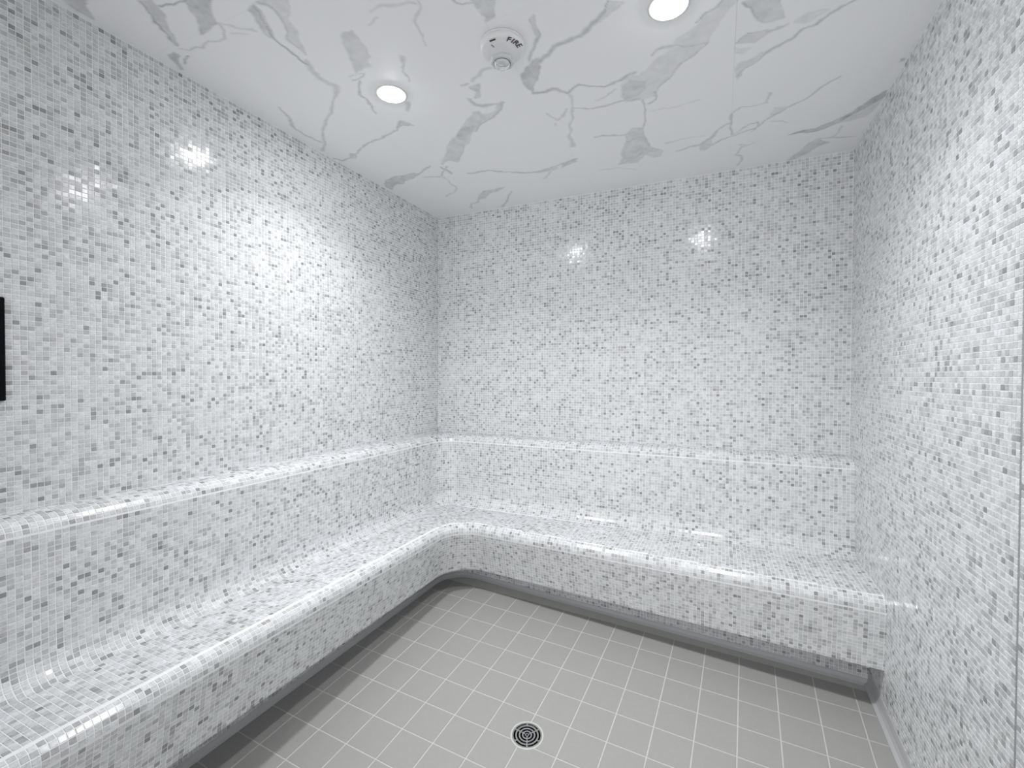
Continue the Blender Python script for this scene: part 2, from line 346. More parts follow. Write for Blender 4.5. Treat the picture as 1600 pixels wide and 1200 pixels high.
CHIP_MESHES = {}
def chip_variant(key, k):
    if (key, k) not in CHIP_MESHES:
        lv, lu = key
        Q = np.array([[[-lu / 2, lv / 2, 0], [-lu / 2, -lv / 2, 0], [lu / 2, -lv / 2, 0], [lu / 2, lv / 2, 0]]])
        base, top = chip_arrays(Q, np.zeros((1, 2)))
        V = np.concatenate([base[0], top[0]]); V[:4, 2] -= 0.0004
        F = [(4, 5, 6, 7), (0, 1, 5, 4), (1, 2, 6, 5), (2, 3, 7, 6), (3, 0, 4, 7)]
        me = raw_mesh('mosaic_chip', V, F)
        at = me.attributes.new('shade', 'FLOAT', 'FACE')
        at.data.foreach_set('value', np.full(5, VARIANTS[k], np.float32))
        me.attributes.new('edge', 'FLOAT', 'FACE').data.foreach_set('value', np.array([0, 1, 1, 1, 1], np.float32))
        me.materials.append(M_MOSAIC)
        CHIP_MESHES[(key, k)] = me
    return CHIP_MESHES[(key, k)]
VARIANTS = np.sort(shades(24))

def lay_mosaic(Q, parent, singles=None, field='mosaic_field', sub=True):
    """Q (n,4,3): every chip real geometry. singles: indices laid as objects of their own, the rest joined."""
    n = len(Q); sh = shades(n); tilt = _rng.normal(0, 0.008, (n, 2))
    single = np.zeros(n, bool)
    if singles is not None and len(singles):
        single[singles] = True
        for i in singles:
            a, b, c, d = Q[i]
            lv, lu = np.linalg.norm(b - a), np.linalg.norm(d - a)
            key = (round(lv, 3), round(lu, 3))
            x = (d - a) / lu; y = (a - b) / lv; z = np.cross(x, y); z /= np.linalg.norm(z)
            z = z + x * tilt[i, 1] + y * tilt[i, 0]; z /= np.linalg.norm(z); y = np.cross(z, x)
            o = bpy.data.objects.new('mosaic_tile', chip_variant(key, int(np.argmin(abs(VARIANTS - sh[i])))))
            COL.objects.link(o); o.parent = parent
            ctr = Q[i].mean(0); mm = Matrix.Identity(4)
            for k in range(3): mm[k][0], mm[k][1], mm[k][2], mm[k][3] = x[k], y[k], z[k], ctr[k]
            o.matrix_local = mm
    R = ~single
    base, top = chip_arrays(Q[R], tilt[R]); k = len(base)
    if k == 0: return
    V = np.concatenate([base, top], 1).reshape(-1, 3)
    f = np.array([(4, 5, 6, 7), (0, 1, 5, 4), (1, 2, 6, 5), (2, 3, 7, 6), (3, 0, 4, 7)])
    F = (f[None] + 8 * np.arange(k)[:, None, None]).reshape(-1, 4)
    me = raw_mesh(field, V, F)
    at = me.attributes.new('shade', 'FLOAT', 'FACE'); at.data.foreach_set('value', np.repeat(sh[R], 5))
    me.attributes.new('edge', 'FLOAT', 'FACE').data.foreach_set('value', np.tile(np.array([0, 1, 1, 1, 1], np.float32), k))
    tag(link(field, me, M_MOSAIC, parent), kind='stuff')

def largest(Q, count, keep=None):
    """the chips that show largest in the picture"""
    x, y, z = to_px(Q.reshape(-1, 3)); x, y, z = x.reshape(-1, 4), y.reshape(-1, 4), z.reshape(-1, 4)
    area = abs((x[:, 2] - x[:, 0]) * (y[:, 3] - y[:, 1]) - (x[:, 3] - x[:, 1]) * (y[:, 2] - y[:, 0])) / 2
    ok = (z.min(1) > .1) & (x.min(1) > 0) & (x.max(1) < 1600) & (y.min(1) > 0) & (y.max(1) < 1200)
    if keep is not None: ok &= keep
    area = np.where(ok, area, 0)
    idx = np.argsort(-area)[:count]
    return idx[area[idx] > 0], area

def grid_cells(origin, dv, du, nv, nu):
    i, j = np.meshgrid(np.arange(nv), np.arange(nu), indexing='ij'); i = i.ravel()[:, None]; j = j.ravel()[:, None]
    o, dv, du = map(np.asarray, (origin, dv, du))
    P = lambda a, b: o + (i + a) * dv + (j + b) * du
    return np.stack([P(0, 0), P(1, 0), P(1, 1), P(0, 1)], 1)

# ------------------------------------------------------------------ setting: walls
T = 0.10 / S * 1.0
def wall(name, a, b):
    return tag(link(name, box_mesh(name, W(*a), W(*b)), M_GROUT), kind='structure')
wl = wall('wall_left', (XL - T, YF - T, -11), (XL, YB + T, ZC + .7))
wb = wall('wall_back', (XL, YB, -11), (XR, YB + T, ZC + .7))
wr = wall('wall_right', (XR, YF - T, -11), (XR + T, YB + T, ZC + .7))
# added unseen glazed front: black frame, clear panes, lets in even fill light
fr = tag(bpy.data.objects.new('fill_window_1', None), kind='structure'); COL.objects.link(fr)
def bar(a, c): link('frame_bar', box_mesh('frame_bar', W(*a), W(*c), .002), M_FRAME, fr)
for x in (XL, -7.2, -1.6, XR - .3): bar((x, YF - .3, -10.75), (x + .3, YF, ZC + .62))
xs = (XL + .3, -7.2, -6.9, -1.6, -1.3, XR - .3)
for k in (0, 2, 4):
    bar((xs[k], YF - .3, -10.75), (xs[k + 1], YF, -10.45)); bar((xs[k], YF - .3, ZC - .02), (xs[k + 1], YF, ZC + .62))
    link('pane', box_mesh('pane', W(xs[k], YF - .18, -10.45), W(xs[k + 1], YF - .12, ZC - .02)), M_PANE, fr)

ZLEDGE = -2.76
# left wall field
pv, pu = .1003, .1114
nv = int((ZC - ZLEDGE + .05) / pv); nu = int((YB - YF) / pu)
Ql = grid_cells(W(XL, YB - nu * pu, ZC - .01), (0, 0, -pv * S), (0, pu * S, 0), nv, nu)
lay_mosaic(Ql, wl, largest(Ql, 300)[0])
# back wall field
pv, pu = .1072, .1181
nv = int((ZC - ZLEDGE + .05) / pv); nu = int((XR - XL) / pu)
Qb = grid_cells(W(XL + .02, YB, ZC - .01), (0, 0, -pv * S), (pu * S, 0, 0), nv, nu)
lay_mosaic(Qb, wb)
# right wall field
JY = 9.42                                    # vertical silicone joint
pv, pu = .1100, .1140
nv = int((ZC + 9.9) / pv)
Qs = []
for y1, y0 in ((YB - .02, JY + .020), (JY - .020, YF)):
    nu = int((y1 - y0) / pu)
    y1 = y0 + nu * pu if y1 > JY else y1
    Qs.append(grid_cells(W(XR, y1, ZC - .01 - (0 if y1 > JY else .045)), (0, 0, -pv * S), (0, -pu * S, 0), nv, nu))
Qr = np.concatenate(Qs)
c = Qr.mean(1); cy, cz = c[:, 1] / S, c[:, 2] / S - Z0
def floor_z(x, y): return -9.5596 - 0.0184 * x + 0.0753 * (y - 10)
hid = (cz < floor_z(XR, cy) + .40) | ((cy > 15.75) & (cz < -6.3) & (cz > -7.6)) | ((cy > 18.85) & (cz < -3.3) & (cz > -7))
Qr = Qr[~hid]
lay_mosaic(Qr, wr, largest(Qr, 300)[0])
tag(link('trim_1', box_mesh('trim_1', W(XR - .005, JY - .021, -11), W(XR + .01, JY + .021, ZC)), M_JOINT), 'grey silicone joint running up the right wall', kind='structure')

# pale cove strip where the right wall meets the floor
cp = [(0.0, .42), (.018, .40), (.03, .32), (.04, .18), (.075, .07), (.15, .02), (.16, -.06), (0, -.06)]
V, F = [], []
ys = np.linspace(YF, 18.0, 24)
for y in ys:
    for o_, h_ in cp: V.append(W(XR - o_, y, floor_z(XR, y) + h_))
k = len(cp)
for i in range(len(ys) - 1):
    for j in range(k): F.append((i * k + j, i * k + (j + 1) % k, (i + 1) * k + (j + 1) % k, (i + 1) * k + j))
tag(link('baseboard_right', py_mesh('baseboard_right', V, F), M_COVE, smooth=False), kind='structure')

# ------------------------------------------------------------------ floor
TH_G, OX, OY = -0.0444, -9.3449, 16.9603
ex = np.array([math.cos(TH_G), math.sin(TH_G)]); ey = np.array([-math.sin(TH_G), math.cos(TH_G)])
def floor_matrix(px, py):
    mm = Matrix.Identity(4)
    for kcol, e in enumerate((ex, ey)):
        mm[0][kcol], mm[1][kcol], mm[2][kcol] = e[0], e[1], -0.0184 * e[0] + 0.0753 * e[1]
    n = Vector((mm[0][0], mm[1][0], mm[2][0])).cross(Vector((mm[0][1], mm[1][1], mm[2][1]))).normalized()
    w = W(px, py, floor_z(px, py))
    for r in range(3): mm[r][2] = n[r]; mm[r][3] = w[r]
    return mm
DR = (-4.53, 11.03); DR_R = .438
def to_grid(x, y): return np.array([(x - OX) * ex[0] + (y - OY) * ex[1], (x - OX) * ey[0] + (y - OY) * ey[1]])
dg = to_grid(*DR)

FG = floor_matrix(OX, OY)                       # floor frame: local metres on the sloped plane
def bounds_clip(poly, pts_n):
    """clip grid polygon by half planes given in plan coords: list of (px,py,nx,ny) keep n.(p-p0)<=0"""
    for (px, py, nx, ny) in pts_n:
        p0 = to_grid(px, py); nn = np.array([nx * ex[0] + ny * ex[1], nx * ey[0] + ny * ey[1]])
        out = []
        for i in range(len(poly)):
            a, b = poly[i - 1], poly[i]; da, db = (a - p0) @ nn, (b - p0) @ nn
            if (da <= 0) != (db <= 0): out.append(a + (b - a) * da / (da - db))
            if db <= 0: out.append(b)
        poly = out
        if len(poly) < 3: return []
    return poly
HALF = [(XR - .15, 0, 1, 0), (-12.2, 0, -1, 0), (0, 17.95, 0, 1), (0, YF + .02, 0, -1)]

def slab_from_poly(name, poly, thick, ch):
    """poly: CCW list of local metre points, top at z=0"""
    poly = np.array(poly); n = len(poly)
    e = np.roll(poly, -1, 0) - poly; e /= np.linalg.norm(e, axis=1, keepdims=True) + 1e-12
    nr = np.stack([-e[:, 1], e[:, 0]], 1)                     # inward
    av = nr + np.roll(nr, 1, 0); av /= np.maximum((av * av).sum(1, keepdims=True) / 2, .3)
    top = poly + av * ch
    V = [(*q, 0.0) for q in top] + [(*q, -ch) for q in poly] + [(*q, -thick) for q in poly]
    F = [tuple(range(n))]
    for r in range(2):
        for k in range(n): F.append((r * n + k, (r + 1) * n + k, (r + 1) * n + (k + 1) % n, r * n + (k + 1) % n))
    return py_mesh(name, V, F)

# grout bed with a round opening for the drain
bm = bmesh.new()
pg = bounds_clip([np.array(q, float) for q in ((-30, -40), (30, -40), (30, 10), (-30, 10))], [(XR + .3, 0, 1, 0), (XL, 0, -1, 0), (0, YB, 0, 1), (0, YF, 0, -1)])
rings = []
for pts in ([(q[0] * S, q[1] * S) for q in pg], [((dg[0] + .40 * math.cos(a)) * S, (dg[1] + .40 * math.sin(a)) * S) for a in np.linspace(0, 2 * math.pi, 40, endpoint=False)]):
    vs = [bm.verts.new((*q, -.0012)) for q in pts]
    rings += [bm.edges.new((vs[i - 1], vs[i])) for i in range(len(vs))]
bmesh.ops.triangle_fill(bm, edges=rings, use_beauty=True)
bmesh.ops.recalc_face_normals(bm, faces=bm.faces[:])
if sum(f.normal.z for f in bm.faces) < 0: bmesh.ops.reverse_faces(bm, faces=bm.faces[:])
fme = bpy.data.meshes.new('floor'); bm.to_mesh(fme); bm.free()
floor = tag(link('floor', fme, M_FGROUT), kind='structure')
floor.matrix_world = FG
G2 = .016                                      # half the joint, in pitches
full = None; n_tiles = 0
cells = []
for r in range(0, 23):
    for b_ in range(-5, 16):
        poly = [np.array(q, float) for q in ((b_ + G2, -r - 1 + G2), (b_ + 1 - G2, -r - 1 + G2), (b_ + 1 - G2, -r - G2), (b_ + G2, -r - G2))]
        cl = bounds_clip(poly, HALF)
        if len(cl) >= 3:
            ar = abs(sum(cl[i - 1][0] * cl[i][1] - cl[i][0] * cl[i - 1][1] for i in range(len(cl)))) / 2
            if ar > .01: cells.append((r, b_, cl, ar))
rest = []
for r, b_, cl, ar in cells:
    ctr = np.array([b_ + .5, -r - .5])
    whole = abs(ar - (1 - 2 * G2) ** 2) < 1e-4
    near = np.linalg.norm(np.clip(dg, ctr - .5, ctr + .5) - dg) < DR_R
    if r >= 16: rest.append(cl); continue
    if whole and not near:
        if full is None:
            hw = (.5 - G2) * S
            full = slab_from_poly('floor_tile', [(-hw, -hw), (hw, -hw), (hw, hw), (-hw, hw)], .008, .0007)
            full.materials.append(M_FLOOR)
        o = bpy.data.objects.new('floor_tile', full); COL.objects.link(o); o.parent = floor
    else:
        pts = [q for q in cl]
        if near:                                  # bite the round opening out of the tile
            ring = []
            for i in range(len(pts)):
                a, b = pts[i], pts[(i + 1) % len(pts)]
                for t in np.linspace(0, 1, 80, endpoint=False): ring.append(a + (b - a) * t)
            ring = np.array(ring); out = np.linalg.norm(ring - dg, axis=1) > DR_R - .012
            if out.all(): pass
            else:
                st = next(i for i in range(len(ring)) if out[i] and not out[i - 1])
                ring = np.roll(ring, -st, 0); out = np.roll(out, -st)
                e_ = int(np.argmin(out)) if not out.all() else len(out)
                chain = ring[:e_]
                a1 = math.atan2(*(chain[-1] - dg)[::-1]); a0 = math.atan2(*(chain[0] - dg)[::-1])
                while a0 > a1: a0 -= 2 * math.pi
                arc = [dg + (DR_R - .012) * np.array([math.cos(t), math.sin(t)]) for t in np.linspace(a1, a0, 22)][1:-1]
                # keep corners, thin the straight runs
                keep = [chain[0]] + [q for q in chain[1:-1] if min(np.linalg.norm(q - p_) for p_ in pts) < 1e-6] + [chain[-1]]
                pts = keep + arc
        hw = ctr
        me = slab_from_poly('floor_tile', [((q[0] - ctr[0]) * S, (q[1] - ctr[1]) * S) for q in pts], .008, .0004 if near else .0007)
        me.materials.append(M_FLOOR)
        o = bpy.data.objects.new('floor_tile', me); COL.objects.link(o); o.parent = floor
    o.matrix_local = Matrix.Translation((ctr[0] * S, ctr[1] * S, 0)); n_tiles += 1
V, F = [], []
for cl in rest:
    k0 = len(V); V += [(q[0] * S, q[1] * S, 0) for q in cl]; F.append(tuple(range(k0, len(V))))
tag(link('floor_tile_field', py_mesh('floor_tile_field', V, F), M_FLOOR, floor), kind='stuff')

# ------------------------------------------------------------------ ceiling
cb = tag(link('ceiling', box_mesh('ceiling', W(XL - T, YF - T, ZC + .62), W(XR + T, YB + T, ZC + 1.0)), M_WALL), kind='structure')
_g = np.random.default_rng(3).random((64, 64))
def vnoise(x, y):
    xi, yi = np.floor(x).astype(int), np.floor(y).astype(int); fx, fy = x - xi, y - yi
    fx, fy = fx * fx * (3 - 2 * fx), fy * fy * (3 - 2 * fy)
    g = lambda a, b: _g[a % 64, b % 64]
    return (g(xi, yi) * (1 - fx) + g(xi + 1, yi) * fx) * (1 - fy) + (g(xi, yi + 1) * (1 - fx) + g(xi + 1, yi + 1) * fx) * fy - .5
def vein_field(x, y):
    """grey of the veining over the slabs, in plan coordinates"""
    wx = x + .10 * vnoise(x * 3.1, y * 3.1) + .05 * vnoise(x * 9 + 7, y * 9 + 3)
    wy = y + .10 * vnoise(x * 3.1 + 31, y * 3.1 + 17) + .05 * vnoise(x * 9 + 19, y * 9 + 41)
    out = np.zeros_like(x)
    def seg(px, py, a, b):
        d0, d1 = b[0] - a[0], b[1] - a[1]; t = np.clip(((px - a[0]) * d0 + (py - a[1]) * d1) / (d0 * d0 + d1 * d1 + 1e-9), 0, 1)
        return np.hypot(px - a[0] - t * d0, py - a[1] - t * d1)
    for w, kd, pts in VEIN_LINES:
        h = max(w, .03) * .5; mrg = .35
        q = np.array(pts); sel = np.nonzero((wx > q[:, 0].min() - mrg) & (wx < q[:, 0].max() + mrg) & (wy > q[:, 1].min() - mrg) & (wy < q[:, 1].max() + mrg))[0]
        if not len(sel): continue
        px, py = wx[sel], wy[sel]; d = np.full(len(sel), 9.)
        for i in range(len(pts) - 1): d = np.minimum(d, seg(px, py, pts[i], pts[i + 1]))
        hh = h * (1 + 1.1 * vnoise(px * 2.3 + 5, py * 2.3 + 9))
        v = kd * np.clip(1.35 - d / (hh + .012), 0, 1)
        out[sel] = np.maximum(out[sel], v)
    for kd, pts in VEIN_PATCHES:
        q = np.array(pts); mrg = .2
        sel = np.nonzero((wx > q[:, 0].min() - mrg) & (wx < q[:, 0].max() + mrg) & (wy > q[:, 1].min() - mrg) & (wy < q[:, 1].max() + mrg))[0]
        if not len(sel): continue
        px, py = wx[sel], wy[sel]; ins = np.zeros(len(sel), bool); d = np.full(len(sel), 9.)
        for i in range(len(pts)):
            a, b = pts[i - 1], pts[i]
            d = np.minimum(d, seg(px, py, a, b))
            cr = (a[1] > py) != (b[1] > py)
            with np.errstate(divide='ignore', invalid='ignore'):
                ins ^= cr & (px < (b[0] - a[0]) * (py - a[1]) / (b[1] - a[1] + 1e-12) + a[0])
        sd = np.where(ins, d, -d)
        body = np.clip(sd / .03 + .5, 0, 1) * (.48 + .5 * (vnoise(px * 5, py * 5) + .5))
        rim = np.clip(1 - abs(sd) / .035, 0, 1) * (.95 + .5 * vnoise(px * 1.7, py * 1.7))
        out[sel] = np.maximum(out[sel], kd * np.maximum(np.clip(body, 0, 1), np.clip(rim, 0, 1)))
    return np.clip(out, 0, 1)
CX = [XL, -9.85, -4.8, .25, XR]
CYS = [[YF, 6.75, 16.85, YB], [YF, 6.75, 16.85, YB], [YF, 9.14, YB], [YF, 1.58, 11.68, YB]]
SG = .0013
for ci in range(4):
    for yi in range(len(CYS[ci]) - 1):
        x0, x1 = CX[ci] + SG, CX[ci + 1] - SG; y0, y1 = CYS[ci][yi] + SG, CYS[ci][yi + 1] - SG
        nx = max(2, int((x1 - x0) / .035)); fine = max(y0, 5.2)
        yy = np.linspace(y0, y1, 2)
        if y1 > fine: yy = np.linspace(fine, y1, max(2, int((y1 - fine) / .035)) + 1)
        if fine > y0: yy = np.concatenate([np.linspace(y0, min(fine, y1), max(2, int((min(fine, y1) - y0) / .08))), yy if y1 > fine else []])
        yy = np.unique(np.round(yy, 5)); xx = np.linspace(x0, x1, nx + 1)
        gx, gy = np.meshgrid(xx, yy); ny = len(yy); nxv = nx + 1
        V = np.stack([gx.ravel() * S, gy.ravel() * S, np.full(gx.size, (ZC + Z0) * S)], 1)
        i, j = np.meshgrid(np.arange(ny - 1), np.arange(nx), indexing='ij'); k0 = (i * nxv + j).ravel()
        F = np.stack([k0, k0 + nxv, k0 + nxv + 1, k0 + 1], 1)          # facing down
        fc = V[F].mean(1)
        for lx, ly in LAMPS:
            F = F[np.hypot(fc[:, 0] / S - lx, fc[:, 1] / S - ly) > .36]; fc = V[F].mean(1)
        # rim of the slab, 9 mm deep
        nb = len(V); rimv = np.array([(x0, y0), (x1, y0), (x1, y1), (x0, y1)]) * S
        V = np.concatenate([V] + [np.c_[rimv, np.full(4, (ZC + Z0) * S + h)] for h in (0, .009)])
        F = np.concatenate([F, [(nb + q, nb + 4 + q, nb + 4 + (q + 1) % 4, nb + (q + 1) % 4) for q in range(4)]])
        me = raw_mesh('ceiling_slab', V, F)
        X, Y = gx.ravel().copy(), gy.ravel().copy()
        Y = np.where(Y < 5.6, Y + 10.1, Y)
        vf = np.concatenate([vein_field(X, Y), np.zeros(8)]).astype(np.float32)
        me.attributes.new('vein', 'FLOAT', 'POINT').data.foreach_set('value', vf)
        link('ceiling_slab', me, M_CEIL, cb)

# ------------------------------------------------------------------ corner bench
bench = empty('corner_bench', W(XL + 1.5, YB - 1.7, -9.3))
tag(bench, 'L-shaped built-in bench covered in grey and white marble mosaic, running along left and back walls', 'bench')
inv = Matrix.Translation(bench.location).inverted()
off = np.array(bench.location)

# a rail: left line X = lx + lk*(y-10), back line Y = by + bk*(XR-x), fillet r, height z (zf: added to the floor plane)
class Rail:
    def __init__(s, lx, lk, by, bk, r, z, zf=False): s.p = np.array([lx, lk, by, bk, r, z]); s.zf = zf
def mixr(a, b, t):
    q = a.p * (1 - t) + b.p * t; return Rail(*q, zf=a.zf)
def path_of(rail):
    """tangent points, fillet centre and directions of a rail in plan"""
    lx, lk, by, bk, r, z = rail.p
    yc = (by + bk * (XR - lx + 10 * lk)) / (1 + bk * lk); xc = lx + lk * (yc - 10)
    d1 = np.array([lk, 1.]); d1 /= np.linalg.norm(d1); d2 = np.array([1., -bk]); d2 /= np.linalg.norm(d2)
    phi = math.acos(np.clip(d1 @ d2, -1, 1)); tl = r * math.tan(phi / 2)
    C = np.array([xc, yc]); A, B = C - d1 * tl, C + d2 * tl
    return A, B, A + np.array([d1[1], -d1[0]]) * r, d1, d2, phi, r
def columns(rails, pitch):
    """column stations shared by all rails of a sheet: y on the left leg, fraction round the corner, x on the back leg"""
    P = [path_of(r_) for r_ in rails]
    ya, xb = min(q[0][1] for q in P) - .02, max(q[1][0] for q in P) + .02
    La = np.mean([(q[0][1] - ya) + (xb - q[1][0]) + q[5] * q[6] for q in P])
    n1, n2, na = int((ya - YF - .01) / pitch), int((XR - .03 - xb) / pitch), max(2, int(round(La / pitch)))
    return ([(0, YF)] + [(0, ya - k * pitch) for k in range(n1, 0, -1)] + [(1, k / na, ya, xb) for k in range(na + 1)]
            + [(2, xb + k * pitch) for k in range(1, n2 + 1)] + [(2, XR)])
def run(rail, cols):
    A, B, ctr, d1, d2, phi, r = path_of(rail); z = rail.p[5]; v0 = A - ctr
    P = []
    for c_ in cols:
        if c_[0] == 0: q = A - d1 * ((A[1] - c_[1]) / d1[1])
        elif c_[0] == 2: q = B + d2 * ((c_[1] - B[0]) / d2[0])
        else:
            s1, sa, s2 = (A[1] - c_[2]) / d1[1], r * phi, (c_[3] - B[0]) / d2[0]
            t = c_[1] * (s1 + sa + s2)
            if t < s1: q = A - d1 * (s1 - t)
            elif t <= s1 + sa:
                a = -phi * (t - s1) / max(sa, 1e-9); q = ctr + np.array([v0[0] * math.cos(a) - v0[1] * math.sin(a), v0[0] * math.sin(a) + v0[1] * math.cos(a)])
            else: q = B + d2 * (t - s1 - sa)
        P.append(W(q[0], q[1], z + (floor_z(*q) if rail.zf else 0)))
    return np.array(P)
def profile_rows(rails, pitch, ref=.5):
    """resample a chain of rails at the mosaic pitch (measured on the back leg)"""
    pos = [np.array([r_.p[2] + r_.p[3] * 5, r_.p[5]]) for r_ in rails]
    d = np.concatenate([[0], np.cumsum([np.linalg.norm(pos[i + 1] - pos[i]) for i in range(len(pos) - 1)])])
    n = max(1, int(round(d[-1] / pitch)))
    out = []
    for t in np.linspace(0, d[-1], n + 1):
        i = min(int(np.searchsorted(d, t, 'right')) - 1, len(rails) - 2)
        out.append(mixr(rails[i], rails[i + 1], (t - d[i]) / (d[i + 1] - d[i] + 1e-12)))
    return out
def sheet(name, rails, pitch, mat):
    cols = columns(rails, pitch[1])
    G = np.array([run(r_, cols) for r_ in rails]) - off
    nr, nc = G.shape[:2]
    i, j = np.meshgrid(np.arange(nr - 1), np.arange(nc - 1), indexing='ij'); k0 = (i * nc + j).ravel()
    o = link(name, raw_mesh(name, G.reshape(-1, 3), np.stack([k0, k0 + nc, k0 + nc + 1, k0 + 1], 1)), mat, bench, smooth=True)
    Q = np.stack([G[:-1, :-1], G[1:, :-1], G[1:, 1:], G[:-1, 1:]], 2).reshape(-1, 4, 3)
    ok = np.minimum(np.linalg.norm(Q[:, 3] - Q[:, 0], axis=1), np.linalg.norm(Q[:, 2] - Q[:, 1], axis=1)) > .007
    ok &= np.linalg.norm(Q[:, 1] - Q[:, 0], axis=1) > .009
    return o, Q[ok]
BP = (.104, .1145)
# backrest: narrow ledge, rounded lip, riser, cove into the seat
rail_riser = Rail(-12.06, 0, 18.61, .006, 1.0, -3.12)
R_ledge = [Rail(XL, 0, YB, 0, .04, -2.74), Rail(-12.32, 0, 18.87, .004, .5, -2.79), Rail(-12.19, 0, 18.75, .006, .8, -2.84),
           Rail(-12.10, 0, 18.66, .006, .95, -2.93), Rail(-12.065, 0, 18.62, .006, 1.0, -3.05)]
R_riser = [Rail(-12.064, 0, 18.618, .006, 1.0, -3.08), Rail(-12.04, 0, 18.56, .008, 1.0, -5.45), Rail(-12.00, 0, 18.49, .008, 1.0, -5.66),
           Rail(-11.90, 0, 18.38, .008, .95, -5.84), Rail(-11.70, 0, 18.18, .008, .9, -5.962)]
R_back = profile_rows(R_ledge, BP[0]) + profile_rows(R_riser, BP[0])
back_o, Qback = sheet('backrest', R_back, BP, M_GROUT)
# front: rounded lip, a wide joint, panel raking back to the bottom edge
rail_lip = Rail(-9.82, 0, 15.24, .066, 1.1, -6.30)
rail_bot = Rail(-10.12, 0, 15.38, .088, 1.35, -7.93)
def inset(rail, d, z):
    q = rail.p.copy(); q[0] -= d; q[2] += d; q[4] += d * .8; q[5] = z; return Rail(*q)
LIP = .23
R_front = (profile_rows([inset(rail_lip, LIP, -5.962), inset(rail_lip, .12, -6.0), inset(rail_lip, .045, -6.07), inset(rail_lip, .01, -6.16), rail_lip], BP[0])
           + profile_rows([mixr(rail_lip, rail_bot, .022), rail_bot], BP[0]))
front_o, Qfront = sheet('front_panel', R_front, BP, M_GROUT)
# seat: flat, laid square to the walls, meeting on the corner diagonal
SZ = -5.962
seat_o, _ = sheet('seat', [R_back[-1], inset(rail_lip, LIP, SZ)], (9, .4), M_GROUT)
def seat_cells():
    pv, pu = BP
    lx, ly = -11.70, 18.18
    out = []
    edge = inset(rail_lip, LIP, SZ).p
    cx, cy = edge[0], edge[2] + edge[3] * (XR - edge[0]); r = edge[4]
    fx, fy = cx + r, cy - r - edge[3] * r          # fillet centre, close enough
    def inside(x, y):
        l_ok = x < edge[0] - .004; b_ok = y > edge[2] + edge[3] * (XR - x) + .004
        fil = (x < fx) & (y > fy) & (np.hypot(x - fx, y - fy) > r + .01)
        return (l_ok | b_ok | fil) & (x > lx - .01) & (y < ly + .01) & (x < XR - .01) & (y > YF + .02)
    # left leg: rows run out from the riser (+x), columns along +y
    n_v = int((fx - lx) / pv) + 14; n_u = int((YB - YF) / pu)
    A = grid_cells((lx, ly - n_u * pu, SZ), (pv, 0, 0), (0, pu, 0), n_v, n_u)
    n_v = int((ly - fy) / pv) + 12; n_u = int((XR - lx) / pu)
    B = grid_cells((XR - .02 - n_u * pu, ly, SZ), (0, -pv, 0), (pu, 0, 0), n_v, n_u)
    k = (fx - lx) / (ly - fy)                     # corner diagonal
    for Q, leg in ((A, 0), (B, 1)):
        x, y = Q[:, :, 0], Q[:, :, 1]
        good = inside(x, y).all(1)
        mx, my = x.mean(1), y.mean(1)
        side = (mx - lx) < k * (ly - my)
        good &= side if leg == 0 else ~side
        Q = Q[good] * S; Q[:, :, 2] += Z0 * S
        out.append(Q)
    return np.concatenate(out) - off
Qseat = seat_cells()
# underside and toe-kick
rail_toe = Rail(-11.60, .08, 16.72, .065, 1.3, -7.93)
sheet('underside', [rail_bot, rail_toe], (9, .4), M_CEMENT)
R_toe = [rail_toe, Rail(*rail_toe.p[:5], -9.75)]
toe_o, Qtoe = sheet('toe_kick', profile_rows(R_toe, BP[0]), BP, M_GROUT)
zt = Qtoe.mean(1) + off
Qtoe = Qtoe[(zt[:, 2] / S - Z0) > floor_z(zt[:, 0] / S, zt[:, 1] / S) + .12]
def toe_in(d, z): q = rail_toe.p.copy(); q[0] += d; q[2] -= d; q[4] -= d; q[5] = z; return Rail(*q, zf=True)
sheet('cove_strip', [toe_in(0, .17), toe_in(.02, .16), toe_in(.028, .12), toe_in(.04, .07), toe_in(.07, .025), toe_in(.11, .008), toe_in(.12, -.05)], (9, .4), M_COVE)

# the chips: the 300 that show largest are objects, the others joined part by part
parts = [(back_o, Qback), (seat_o, Qseat), (front_o, Qfront), (toe_o, Qtoe)]
allQ = np.concatenate([q for _, q in parts]) + off
lv = np.linalg.norm(allQ[:, 1] - allQ[:, 0], axis=1) / S; lu = np.linalg.norm(allQ[:, 3] - allQ[:, 0], axis=1) / S
flat = (abs(lv - BP[0]) < .006) & (abs(lu - BP[1]) < .003)
pick, _a = largest(allQ, 300, flat)
base = 0
for o, q in parts:
    mine = pick[(pick >= base) & (pick < base + len(q))] - base
    lay_mosaic(q, o, mine); base += len(q)

# ------------------------------------------------------------------ downlights
def downlight(x, y, label):
    t = empty('recessed_downlight', W(x, y, ZC)); tag(t, label, 'light', 'recessed ceiling lights')
    ring = [(.052, .010), (.0525, -.001), (.056, -.0035), (.064, -.0035), (.067, -.001), (.067, .0)]
    link('trim_ring', lathe_mesh('trim_ring', ring, 48), M_WHITE, t, True)
    R = .052
    dome = [(R * math.sin(a), -.012 * math.cos(a) + .002) for a in np.linspace(math.pi / 2, .02, 9)]
    link('lens', lathe_mesh('lens', dome, 40, cap_last=True), M_LAMP, t, True)
    link('housing', lathe_mesh('housing', [(.0535, .001), (.0535, .06), (.01, .065)], 32, cap_last=True), M_WHITE, t)
    ld = bpy.data.lights.new('beam', 'AREA'); ld.shape = 'DISK'; ld.size = 2 * R; ld.energy = LAMP_POWER; ld.spread = math.radians(LAMP_SPREAD)
    ld.color = LAMP_COLOR[:3]
    lo = bpy.data.objects.new('beam', ld); COL.objects.link(lo); lo.parent = t; lo.location = (0, 0, -.0115)
    return t
downlight(*LAMPS[0], 'bright round downlight left of the fire alarm, nearer the left wall')
